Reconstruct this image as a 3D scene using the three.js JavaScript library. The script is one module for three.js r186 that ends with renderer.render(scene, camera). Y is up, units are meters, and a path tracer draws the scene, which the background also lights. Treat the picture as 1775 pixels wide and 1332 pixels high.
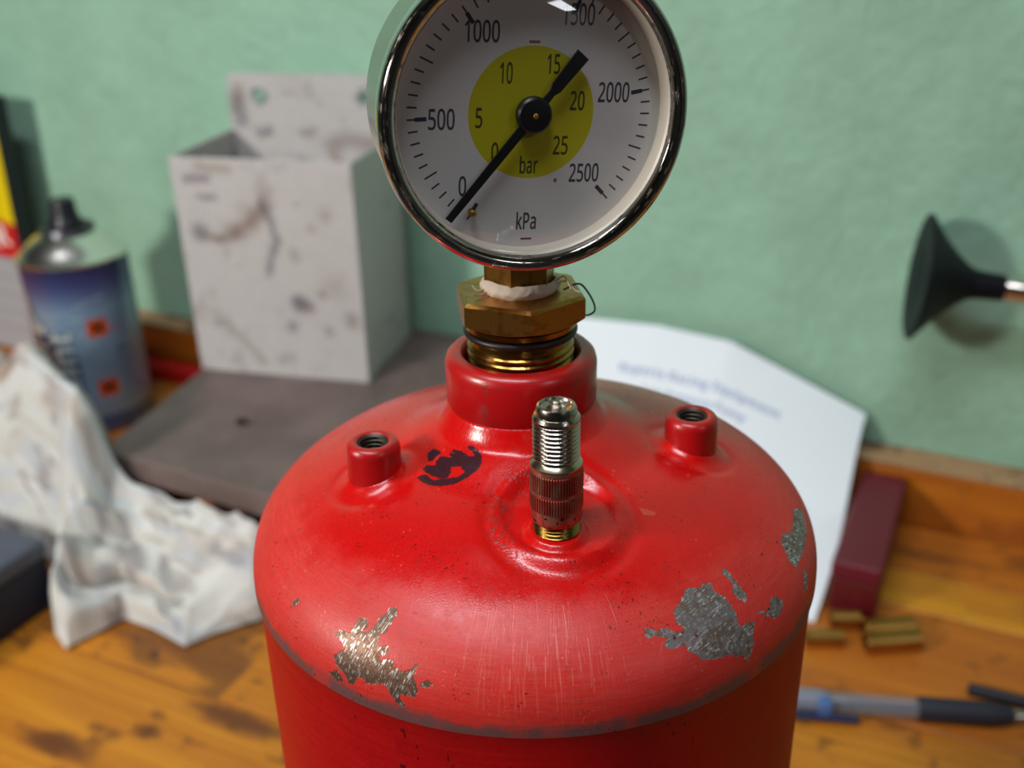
import * as THREE from 'three';
import { RoundedBoxGeometry } from 'three/addons/geometries/RoundedBoxGeometry.js';
import { mergeGeometries, mergeVertices, toCreasedNormals } from 'three/addons/utils/BufferGeometryUtils.js';
import { RectAreaLightUniformsLib } from 'three/addons/lights/RectAreaLightUniformsLib.js';
RectAreaLightUniformsLib.init();

// ---------------------------------------------------------------- camera, light, exposure
// lengths below are millimetres, turned to metres by U
const U = 0.001;
const scene = new THREE.Scene();
const camera = new THREE.PerspectiveCamera(39.99, 1775 / 1332, 0.01, 20);
{
  const r = new THREE.Vector3(0.90273, -0.02018, -0.42973), u = new THREE.Vector3(-0.16657, 0.9046, -0.39238), b = new THREE.Vector3(0.39665, 0.4258, 0.81325);
  camera.quaternion.setFromRotationMatrix(new THREE.Matrix4().makeBasis(r, u, b));
  camera.position.set(0.0732, 0.3048, 0.1583);
  camera.focus = 0.166; camera.userData.fStop = 16;
}
const renderer = new THREE.WebGLRenderer({ antialias: true });
renderer.toneMapping = THREE.LinearToneMapping;
renderer.toneMappingExposure = 1.0;
renderer.shadowMap.enabled = true;
scene.background = new THREE.Color(0x000000);

const LAMPS = [{ x: -0.13, y: 1.25, z: 0.38, w: 0.8, d: 0.16, color: 0xf4f8ff, power: 22 }, { x: 1.88, y: 1.25, z: 0.74, w: 0.5, d: 0.2, color: 0xf4f8ff, power: 14 }];
const WORK = { x: -0.45, y: 0.44, z: 0.5, side: 0.1, color: 0xfffaf2, power: 142, aim: [-0.42, 0.1, -0.37] };
{
  for (const L of LAMPS) { const l = new THREE.RectAreaLight(L.color, L.power, L.w, L.d); l.name = 'ceiling_lamp_light'; l.position.set(L.x, L.y - 0.012, L.z); l.rotation.x = -Math.PI / 2; scene.add(l); }
  const k = new THREE.RectAreaLight(WORK.color, WORK.power, WORK.side, WORK.side), a = new THREE.Vector3(WORK.x, WORK.y, WORK.z), b = new THREE.Vector3(...WORK.aim);
  k.name = 'work_lamp_light'; k.position.copy(a).addScaledVector(b.clone().sub(a).normalize(), 0.012); k.lookAt(b); scene.add(k);
}

// ---------------------------------------------------------------- helpers
let seed = 12345;
const rnd = () => { seed = (seed * 1664525 + 1013904223) >>> 0; return seed / 4294967296; };
const rr = (a, b) => a + (b - a) * rnd();
const clamp = (x, a = 0, b = 1) => Math.min(b, Math.max(a, x));
const smooth = (a, b, x) => { const t = clamp((x - a) / (b - a)); return t * t * (3 - 2 * t); };
const hash = (x, y, s) => { let h = (x * 374761393 + y * 668265263 + s * 974711) | 0; h = Math.imul(h ^ (h >>> 13), 1274126177); return ((h ^ (h >>> 16)) >>> 0) / 4294967296; };
function noise(x, y, s = 0) {
  const i = Math.floor(x), j = Math.floor(y), f = x - i, g = y - j, u = f * f * (3 - 2 * f), v = g * g * (3 - 2 * g);
  return (hash(i, j, s) * (1 - u) + hash(i + 1, j, s) * u) * (1 - v) + (hash(i, j + 1, s) * (1 - u) + hash(i + 1, j + 1, s) * u) * v;
}
function fbm(x, y, s = 0, n = 4) { let a = 0, w = 0.5, t = 0; for (let k = 0; k < n; k++) { a += w * noise(x, y, s + k * 17); t += w; w *= 0.5; x *= 2.03; y *= 2.03; } return a / t; }
const piece = (pts, x) => { // piecewise linear, smoothed ends
  if (x <= pts[0][0]) return pts[0][1];
  for (let i = 1; i < pts.length; i++) if (x <= pts[i][0]) { const [a, p] = pts[i - 1], [b, q] = pts[i]; return p + (q - p) * (x - a) / (b - a); }
  return pts[pts.length - 1][1];
};
const taken = {};
function numbered(n) { if (!(n in taken)) { taken[n] = 0; return n; } taken[n]++; return n + '_' + String(taken[n]).padStart(3, '0'); }
function scaled(g) { if (!g.userData.metres) { g.scale(U, U, U); g.userData.metres = true; } return g; }
function mesh(name, g, m, parent) {
  if (Array.isArray(g)) g = mergeGeometries(g.map(q => { const n = q.index ? q.toNonIndexed() : q; for (const k of Object.keys(n.attributes)) if (!['position', 'normal', 'uv'].includes(k)) n.deleteAttribute(k); return n; }));
  const o = new THREE.Mesh(scaled(g), m);
  o.name = parent && parent !== scene ? name : numbered(name); o.castShadow = true; o.receiveShadow = true;
  (parent || scene).add(o); return o;
}
function thing(name, label, category, [x, y, z] = [0, 0, 0], turn = 0, group) {
  const o = new THREE.Group(); o.name = numbered(name); o.position.set(x * U, y * U, z * U); o.rotation.y = turn;
  o.userData = { label, category }; if (group) o.userData.group = group; scene.add(o); return o;
}
const structure = o => { o.userData.kind = 'structure'; return o; };
const lathe = (pts, n = 96) => new THREE.LatheGeometry(pts.map(p => new THREE.Vector2(p[0], p[1])), n);
const creased = (g, a = 0.6) => toCreasedNormals(g.index ? g.toNonIndexed() : g, a);
const hardLathe = (pts, n = 96, a = 0.5) => creased(lathe(pts, n), a);
const box = (w, h, d, x, y, z, r = 1) => { const g = new RoundedBoxGeometry(w, h, d, 3, r); g.translate(x, y, z); return g; };
const tube = (pts, r, n = 40, k = 8) => new THREE.TubeGeometry(new THREE.CatmullRomCurve3(pts.map(p => new THREE.Vector3(...p))), n, r, k);
function hexGeometry(apothem, y0, y1, cham, turn = 0, flat = 0.45, edge = 0.2) { // hexagonal prism whose corners are turned off
  const rings = [], N = 96, start = apothem - cham;
  const hr = a => { const t = ((a % (Math.PI / 3)) + Math.PI / 3) % (Math.PI / 3) - Math.PI / 6; return apothem / Math.cos(t); };
  for (let i = 0; i <= N; i++) {
    const a = i / N * Math.PI * 2, R = hr(a), c = Math.cos(a + turn), s = Math.sin(a + turn), dr = (R - start) * flat, e = R / apothem;
    rings.push([[0, y1], [(apothem - edge) * e, y1], [R, y1 - edge * 0.7], [R, y0 + dr], [start, y0], [0, y0]].map(([q, y]) => [q * c, y, q * s]));
  }
  const pos = [], uv = [];
  for (let i = 0; i < N; i++) for (let k = 0; k < 5; k++) {
    const a = rings[i][k], b = rings[i + 1][k], c = rings[i][k + 1], d = rings[i + 1][k + 1];
    for (const [p, u, v] of [[a, i, k], [b, i + 1, k], [c, i, k + 1], [b, i + 1, k], [d, i + 1, k + 1], [c, i, k + 1]]) { pos.push(...p); uv.push(u / N * 4, v / 3); }
  }
  const g = new THREE.BufferGeometry();
  g.setAttribute('position', new THREE.Float32BufferAttribute(pos, 3)); g.setAttribute('uv', new THREE.Float32BufferAttribute(uv, 2)); g.computeVertexNormals();
  const w = mergeVertices(g, 1e-4); w.deleteAttribute('normal'); return creased(w, 0.35);
}
function grid(fn, nu, nv, thick = 0) { // sheet from fn(u, v) -> [x, y, z]; a closed shell when thick > 0
  const P = [], uv = [], idx = [];
  for (let j = 0; j <= nv; j++) for (let i = 0; i <= nu; i++) { P.push(...fn(i / nu, j / nv)); uv.push(i / nu, 1 - j / nv); }
  for (let j = 0; j < nv; j++) for (let i = 0; i < nu; i++) { const a = j * (nu + 1) + i, b = a + 1, c = a + nu + 1, d = c + 1; idx.push(a, c, b, b, c, d); }
  let g = new THREE.BufferGeometry();
  g.setAttribute('position', new THREE.Float32BufferAttribute(P, 3)); g.setAttribute('uv', new THREE.Float32BufferAttribute(uv, 2)); g.setIndex(idx); g.computeVertexNormals();
  if (!thick) return g;
  const n = g.attributes.normal.array, M = P.length / 3, Q = P.map((v, k) => v - n[k] * thick), id = [...idx];
  for (let k = 0; k < idx.length; k += 3) id.push(idx[k] + M, idx[k + 2] + M, idx[k + 1] + M);
  const edge = (a, b) => id.push(a, b, a + M, b, b + M, a + M), W = nu + 1;
  for (let i = 0; i < nu; i++) { edge(i, i + 1); edge(nv * W + i + 1, nv * W + i); }
  for (let j = 0; j < nv; j++) { edge((j + 1) * W, j * W); edge(j * W + nu, (j + 1) * W + nu); }
  g = new THREE.BufferGeometry();
  g.setAttribute('position', new THREE.Float32BufferAttribute([...P, ...Q], 3)); g.setAttribute('uv', new THREE.Float32BufferAttribute([...uv, ...uv], 2)); g.setIndex(id); g.computeVertexNormals();
  return g;
}
function canvasOf(w, h, paint) { const c = document.createElement('canvas'); c.width = w; c.height = h; const x = c.getContext('2d'); paint(x, w, h); return c; }
function tex(c, srgb = true, wrap = false) {
  const t = new THREE.CanvasTexture(c); if (srgb) t.colorSpace = THREE.SRGBColorSpace;
  t.wrapS = t.wrapT = wrap ? THREE.RepeatWrapping : THREE.ClampToEdgeWrapping; t.magFilter = THREE.LinearFilter; return t;
}
function pixelMap(w, h, fn, srgb = true, wrap = true) { // fn(x, y, out) with 0..255
  const d = new Uint8Array(w * h * 4), o = [0, 0, 0];
  for (let y = 0; y < h; y++) for (let x = 0; x < w; x++) { fn(x, y, o); const k = (y * w + x) * 4; d[k] = clamp(o[0], 0, 255); d[k + 1] = clamp(o[1], 0, 255); d[k + 2] = clamp(o[2], 0, 255); d[k + 3] = 255; }
  const t = new THREE.DataTexture(d, w, h); if (srgb) t.colorSpace = THREE.SRGBColorSpace;
  t.wrapS = t.wrapT = wrap ? THREE.RepeatWrapping : THREE.ClampToEdgeWrapping; t.magFilter = THREE.LinearFilter; t.minFilter = THREE.LinearFilter; t.needsUpdate = true; return t;
}
const std = o => new THREE.MeshStandardMaterial(o), phys = o => new THREE.MeshPhysicalMaterial(o);
const boxUV = (g, s) => { // uv in units of s millimetres, by the way each face points
  const p = g.attributes.position, n = g.attributes.normal, u = g.attributes.uv;
  for (let i = 0; i < p.count; i++) {
    const ax = Math.abs(n.getX(i)), ay = Math.abs(n.getY(i)), az = Math.abs(n.getZ(i));
    if (ay >= ax && ay >= az) u.setXY(i, p.getX(i) / s, p.getZ(i) / s); else if (az >= ax) u.setXY(i, p.getX(i) / s, p.getY(i) / s); else u.setXY(i, p.getZ(i) / s, p.getY(i) / s);
  }
  return g;
};

// ---------------------------------------------------------------- materials
const wallColor = pixelMap(1024, 1024, (x, y, o) => {
  const a = fbm(x / 90, y / 90, 3, 4) - 0.5, b = fbm(x / 9, y / 9, 8, 2) - 0.5, k = 1 + a * 0.10 + b * 0.05;
  o[0] = 146 * k; o[1] = 188 * k; o[2] = 164 * k;
});
const wallBump = pixelMap(1024, 1024, (x, y, o) => { const v = 255 * (0.6 * fbm(x / 60, y / 60, 21, 3) + 0.4 * fbm(x / 14, y / 14, 31, 3)); o[0] = o[1] = o[2] = v; }, false);
const greenPaint = std({ map: wallColor, bumpMap: wallBump, bumpScale: 0.0016, roughness: 0.62 });
function woodMap(s, base, dark, streak, stain) {
  return pixelMap(1024, 512, (x, y, o) => {
    const w = y + 26 * fbm(x / 260, y / 120, s, 3), g = fbm(x / 240, w / 7, s + 5, 4), ring = 0.5 + 0.5 * Math.sin(w / 17 + 3 * fbm(x / 300, y / 80, s + 2, 2));
    let k = clamp(0.55 * (g - 0.35) * 1.6 + 0.35 * ring * streak);
    const d = stain * smooth(0.58, 0.72, fbm(x / 130, y / 70, s + 40, 5)), f = smooth(0.70, 0.78, fbm(x / 22, y / 16, s + 60, 3)) * 0.55;
    for (let c = 0; c < 3; c++) { let v = base[c] + (dark[c] - base[c]) * k; v += ([58, 34, 22][c] - v) * clamp(d * 0.75 + f * stain); o[c] = v; }
  });
}
const woodBump = pixelMap(512, 512, (x, y, o) => { const v = 255 * fbm(x / 150, y / 4, 77, 4); o[0] = o[1] = o[2] = v; }, false);
const wood = [
  std({ map: woodMap(1, [208, 144, 32], [172, 98, 22], 0.9, 0.25), bumpMap: woodBump, bumpScale: 0.0003, roughness: 0.5 }),
  std({ map: woodMap(2, [190, 112, 28], [150, 78, 22], 0.9, 0.4), bumpMap: woodBump, bumpScale: 0.0003, roughness: 0.5 }),
  std({ map: woodMap(3, [194, 124, 26], [158, 86, 20], 0.8, 0.6), bumpMap: woodBump, bumpScale: 0.0003, roughness: 0.5 }),
];
const backboardWood = std({ map: woodMap(9, [186, 108, 26], [150, 76, 20], 0.7, 0.2), bumpMap: woodBump, bumpScale: 0.0003, roughness: 0.45 });
const dustyWood = std({ map: woodMap(11, [176, 142, 104], [150, 108, 70], 0.6, 0.9), bumpMap: woodBump, bumpScale: 0.0004, roughness: 0.8 });
const grain = pixelMap(512, 512, (x, y, o) => { const v = 255 * fbm(x / 3, y / 3, 91, 3); o[0] = o[1] = o[2] = v; }, false);
const brushed = pixelMap(512, 512, (x, y, o) => { const v = 255 * (0.7 * fbm(x / 2, y / 90, 55, 3) + 0.3 * fbm(x / 24, y / 24, 57, 3)); o[0] = o[1] = o[2] = v; }, false);
const brassMap = pixelMap(512, 512, (x, y, o) => { const a = fbm(x / 50, y / 50, 61, 5), s = smooth(0.45, 0.7, a); for (let c = 0; c < 3; c++) o[c] = [190, 142, 70][c] + ([168, 120, 58][c] - [190, 142, 70][c]) * s; });
const brass = std({ map: brassMap, metalness: 1, roughness: 0.34, bumpMap: brushed, bumpScale: 0.00004 });
const brightBrass = std({ color: 0xa8803e, metalness: 1, roughness: 0.24, bumpMap: grain, bumpScale: 0.00002 });
const chrome = std({ color: 0xd8d4cc, metalness: 1, roughness: 0.09 });
const chromeBezel = (() => { // chrome with pits and a little rust along the edges
  const c = pixelMap(1024, 256, (x, y, o) => { const f = fbm(x / 14, y / 10, 71, 4), s = smooth(0.66, 0.76, f), w = smooth(0.74, 0.78, fbm(x / 5, y / 5, 73, 3)); for (let k = 0; k < 3; k++) { let v = [206, 202, 196][k]; v += ([98, 70, 52][k] - v) * s * 0.8; v += ([230, 226, 214][k] - v) * w; o[k] = v; } });
  const r = pixelMap(1024, 256, (x, y, o) => { const f = smooth(0.66, 0.76, fbm(x / 14, y / 10, 71, 4)); o[0] = 0; o[1] = 20 + 110 * f; o[2] = 255 - 120 * f; }, false);
  return std({ map: c, roughnessMap: r, metalnessMap: r, roughness: 1, metalness: 1 });
})();
const nickel = std({ color: 0xb9b0a4, metalness: 1, roughness: 0.2, bumpMap: grain, bumpScale: 0.00002 });
const blackRubber = std({ color: 0x0d0e12, roughness: 0.6 });
const darkPlastic = std({ color: 0x10131c, roughness: 0.4 });
const steelDark = std({ color: 0x4a443c, metalness: 0.9, roughness: 0.5 });

// ---------------------------------------------------------------- the setting: a small workshop
{
  const X0 = -2000, X1 = 2200, Y0 = -860, Y1 = 1310, ZB = -370, ZF = 2900, T = 80;
  const pale = std({ color: 0x5e5a56, bumpMap: wallBump, bumpScale: 0.0016, roughness: 0.8 });
  const ceilingPaint = std({ color: 0x84827e, roughness: 0.85, bumpMap: grain, bumpScale: 0.0003 });
  const concrete = std({ map: pixelMap(512, 512, (x, y, o) => { const k = 86 + 40 * (fbm(x / 40, y / 40, 5, 5) - 0.5); o[0] = k; o[1] = k * 0.97; o[2] = k * 0.92; }), roughness: 0.85 });
  const slab = (name, x0, x1, y0, y1, z0, z1, m) => { const g = new THREE.BoxGeometry(x1 - x0, y1 - y0, z1 - z0); g.translate((x0 + x1) / 2, (y0 + y1) / 2, (z0 + z1) / 2); return structure(mesh(name, boxUV(g, 420), m)); };
  slab('wall_back', X0 - T, X1 + T, Y0, Y1, ZB - T, ZB, greenPaint);
  slab('wall_left', X0 - T, X0, Y0, Y1, ZB, ZF, pale);
  slab('wall_right', X1, X1 + T, Y0, Y1, ZB, ZF, pale);
  slab('wall_front', X0 - T, X1 + T, Y0, Y1, ZF, ZF + T, pale);
  slab('floor', X0 - T, X1 + T, Y0 - T, Y0, ZB - T, ZF + T, concrete);
  slab('ceiling', X0 - T, X1 + T, Y1, Y1 + T, ZB - T, ZF + T, ceilingPaint);
  LAMPS.forEach((L, i) => {
    const t = thing('ceiling_lamp', ['white fluorescent batten on the ceiling above the red tank', 'white fluorescent batten on the ceiling to the right, away from the bench'][i], 'lamp', [L.x * 1000, Y1, L.z * 1000]);
    mesh('housing', box(L.w * 1000 + 40, 52, L.d * 1000 + 20, 0, -26, 0, 4), std({ color: 0xe6e4de, roughness: 0.4 }), t);
    mesh('diffuser', box(L.w * 1000, 8, L.d * 1000, 0, -56, 0, 3), std({ color: 0xf4f2ea, emissive: L.color, emissiveIntensity: 5, roughness: 0.5 }), t);
  });
}

{
  const t = thing('floor_lamp', 'work lamp on a floor stand to the left in front of the bench', 'lamp', [WORK.x * 1000, -860, WORK.z * 1000]);
  const dark = std({ color: 0x2a2c30, roughness: 0.5, metalness: 0.5 }), H = WORK.y * 1000 + 860, d = new THREE.Vector3(...WORK.aim).sub(new THREE.Vector3(WORK.x, WORK.y, WORK.z)).normalize(), q = new THREE.Quaternion().setFromUnitVectors(new THREE.Vector3(0, 1, 0), d);
  const aim = g => { g.applyQuaternion(q); g.translate(0, H, 0); return g; };
  mesh('base', hardLathe([[0, 0], [140, 0], [142, 6], [130, 16], [20, 24], [0, 24]], 48), dark, t);
  const b = d.clone().multiplyScalar(-70); mesh('pole', tube([[0, 20, 0], [0, 500, 0], [b.x * 2, H - 160, b.z * 2], [b.x, H + b.y, b.z]], 10, 40, 12), dark, t);
  mesh('shade', aim(hardLathe([[0, -62], [28, -60], [40, -46], [70, -3], [72, 0], [69, 0], [38, -44], [0, -57]], 64)), std({ color: 0x9a9a98, roughness: 0.4 }), t);
  mesh('diffuser', aim(hardLathe([[0, -6], [66, -6], [66, -3], [0, -3]], 64)), std({ color: 0xf4f0e6, emissive: WORK.color, emissiveIntensity: 5, roughness: 0.5 }), t);
}

// ---------------------------------------------------------------- workbench
{
  const t = thing('workbench', 'yellow-brown wooden workbench of wide stained boards along the green wall', 'workbench');
  const stainedBoard = (w, zc, g) => { // the board at the tank's foot carries knots and burn marks at places of their own
    const spots = [[-176, -90, 26, 7], [-232, -50, 20, 6], [-205, -70, 5, 4], [-190, -40, 30, 3], [-160, -60, 12, 4]], q = g.attributes.uv, v = g.attributes.position;
    for (let k = 0; k < q.count; k++) q.setXY(k, (v.getX(k) - (-150) + 750) / 1500, (v.getZ(k) - zc + w / 2) / w);
    return std({ map: pixelMap(2048, 256, (x, y, o) => {
      const X = -900 + 1500 * x / 2048, Z = zc - w / 2 + w * y / 256, wv = Z + 8 * fbm(X / 60, Z / 30, 91, 3), gr = fbm(X / 60, wv / 1.6, 95, 4), k = clamp(0.9 * (gr - 0.3) + 0.3 * (0.5 + 0.5 * Math.sin(wv / 4))), m = smooth(0.60, 0.74, fbm(X / 14, Z / 10, 97, 4)) * 0.45;
      let d = m; for (const [a, b, rx, rz] of spots) d = Math.max(d, 0.7 * smooth(1.35, 0.3, Math.hypot((X - a) / rx, (Z - b) / rz) + 0.7 * (fbm(X / 7, Z / 5, 99, 3) - 0.5)));
      for (let c = 0; c < 3; c++) { let p = [196, 128, 28][c] + ([158, 88, 18][c] - [196, 128, 28][c]) * k; p += ([70, 34, 22][c] - p) * d; o[c] = p; }
    }), bumpMap: woodBump, bumpScale: 0.0003, roughness: 0.5 });
  };
  const cuts = [-348.6, -306.5, -276, -198, -96, 2, 64];
  const tone = [1, 0, 1, 2, 0, 1, 2];
  for (let i = 0; i < cuts.length - 1; i++) {
    const w = cuts[i + 1] - cuts[i] - 0.5, g = new RoundedBoxGeometry(1500, 32, w, 2, 0.9);
    boxUV(g, 300); const uvA = g.attributes.uv; for (let k = 0; k < uvA.count; k++) uvA.setXY(k, uvA.getX(k) * 0.8 + i * 0.37, uvA.getY(k) * 1.6 + i * 0.21);
    g.translate(-150, -16, (cuts[i] + cuts[i + 1]) / 2); mesh('board', g, i === 4 ? stainedBoard(w, (cuts[i] + cuts[i + 1]) / 2, g) : wood[tone[i]], t);
  }
  const bb = boxUV(box(1500, 64, 20.5, -150, 0.5, -359.5, 0.8), 260); mesh('backboard', bb, backboardWood, t);
  mesh('backboard_cap', boxUV(box(1500, 1.4, 20.9, -150, 33.1, -359.4, 0.6), 200), dustyWood, t);
  for (const [x, z] of [[-850, -320], [550, -320], [-850, 20], [550, 20]]) mesh('leg', boxUV(box(60, 828, 60, x, -446, z, 2), 300), wood[1], t);
  for (const z of [-320, 20]) mesh('rail', boxUV(box(1340, 60, 30, -150, -70, z, 2), 300), wood[1], t);
}

// ---------------------------------------------------------------- the red tank
const DOME = { R: 53, H: 25.5, n: 1.5, m: 2.64, y: 190 };
const domeH = r => DOME.y + DOME.H * Math.pow(Math.max(0, 1 - Math.pow(Math.min(r, DOME.R) / DOME.R, DOME.n)), 1 / DOME.m);
const AX = 0.65, AZ = 1.62;                       // axis of the tank
const COL = [-1.7 - AX, 0.83 - AZ], BL = [-20.4 - AX, 22.5 - AZ], BR = [27.7 - AX, -9.1 - AZ], PAD = [15.5 - AX, 23.2 - AZ], VAL = [16.2 - AX, 26.3 - AZ];
const arc = [[0, 0]]; { let h = domeH(0), s = 0, r0 = 0; for (let i = 1; i <= 2000; i++) { const r = DOME.R * (1 - (1 - i / 2000) ** 2), y = domeH(r); s += Math.hypot(r - r0, y - h); arc.push([r, s]); r0 = r; h = y; } }
const arcAt = r => { let lo = 0, hi = 2000; while (hi - lo > 1) { const m = (lo + hi) >> 1; if (arc[m][0] <= r) lo = m; else hi = m; } const [a, p] = arc[lo], [b, q] = arc[hi]; return p + (q - p) * clamp((r - a) / (b - a || 1)); };
const ARC = arc[2000][1];
const radiusAt = s => { const v = clamp(s) * ARC; let lo = 0, hi = 2000; while (hi - lo > 1) { const m = (lo + hi) >> 1; if (arc[m][1] <= v) lo = m; else hi = m; } return arc[lo][0]; };
function domeY(x, z) {
  const r = Math.hypot(x, z); let y = domeH(r);
  let d = Math.hypot(x - PAD[0], z - PAD[1]);
  const padY = 210.5 + 0.42 * (y - 210.5), w = 1 - smooth(8.6, 11.4, d);
  y = y + (padY - y) * w + 0.15 * Math.exp(-(((d - 9.4) / 0.9) ** 2)) - 0.3 * Math.exp(-(((d - 12.2) / 1.2) ** 2));
  d = Math.hypot(x - VAL[0], z - VAL[1]); y += 0.9 * (1 - smooth(4.2, 5.6, d));
  d = Math.hypot(x - COL[0], z - COL[1]); y += 2.8 * (1 - smooth(13, 25, d)) + 3 * Math.pow(clamp((16.4 - d) / 2.8), 2.2);
  for (const b of [BL, BR]) { d = Math.hypot(x - b[0], z - b[1]); y += 1.1 * Math.pow(clamp((6.6 - d) / 1.9), 2) - 0.3 * Math.exp(-(((d - 7.6) / 1.1) ** 2)); }
  return y;
}
const S = 0.98, at2k = v => 1024 + 1024 * S * v / 1000;
function pathOf(c, list) { c.beginPath(); for (let i = 0; i < list.length; i += 2) c[i ? 'lineTo' : 'moveTo'](at2k(list[i]), at2k(list[i + 1])); }
const CHIPS = [
  [-46, 731, -34, 741, -35, 760, -43, 779, -42, 795, -58, 803, -58, 822, -48, 830, -28, 824, -19, 827, -29, 844, -49, 852, -39, 862, -16, 852, 2, 856, 3, 867, 29, 872, 50, 862, 59, 846, 69, 845, 61, 867, 76, 887, 80, 907, 72, 921, 48, 925, 31, 930, 47, 952, 40, 962, 14, 948, -3, 926, -19, 914, -73, 927, -89, 913, -112, 923, -120, 942, -144, 938, -154, 918, -178, 906, -191, 882, -174, 864, -152, 856, -168, 839, -192, 834, -201, 823, -180, 816, -147, 815, -141, 790, -132, 772, -110, 776, -102, 789, -115, 802, -98, 807, -85, 788, -72, 760, -63, 737],
  [84, 881, 104, 870, 116, 878, 105, 892, 89, 893], [-386, 760, -365, 747, -353, 760, -372, 769], [-222, 926, -179, 914, -160, 937, -185, 946],
  [599, 386, 609, 365, 626, 362, 633, 335, 647, 323, 661, 334, 695, 333, 726, 341, 748, 356, 764, 369, 788, 326, 802, 326, 809, 355, 829, 358, 837, 393, 852, 408, 813, 417, 773, 454, 741, 492, 705, 510, 672, 516, 647, 520, 640, 531, 621, 544, 607, 541, 603, 527, 579, 534, 570, 554, 553, 548, 547, 534, 576, 527, 590, 506, 613, 502, 633, 493, 636, 479, 613, 477, 594, 460, 596, 438, 597, 411],
  [656, 263, 666, 249, 683, 261, 716, 270, 740, 278, 753, 299, 734, 305, 709, 303, 697, 280, 667, 276], [808, 223, 829, 191, 851, 193, 860, 228, 847, 258, 819, 273, 783, 295, 813, 264, 822, 247],
  [766, -191, 794, -243, 826, -175, 845, -54, 843, 42, 816, 60, 773, 26, 762, -10, 786, -65, 777, -118], [866, 16, 888, 1, 914, 35, 907, 77],
];
const FLECK = [403, 206, 447, 197, 447, 212, 422, 225];
const MARKS = [[-205, 245, -196, 235, -171, 244, -164, 254, -178, 257, -178, 269, -187, 272, -198, 259], [-162, 274, -158, 262, -131, 264, -120, 262, -131, 251, -127, 239, -101, 244, -84, 252, -72, 257, -53, 254, -57, 243, -69, 235, -87, 228, -77, 228, -54, 236, -38, 250, -30, 268, -32, 287, -42, 302, -56, 319, -77, 337, -109, 349, -144, 350, -172, 342, -193, 327, -187, 321, -169, 323, -141, 339, -113, 329, -92, 326, -72, 318, -60, 304, -59, 298, -74, 289, -78, 282, -97, 286, -113, 285, -104, 307, -106, 321, -125, 325, -151, 319, -180, 308, -193, 297, -186, 289, -156, 290]];
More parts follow.
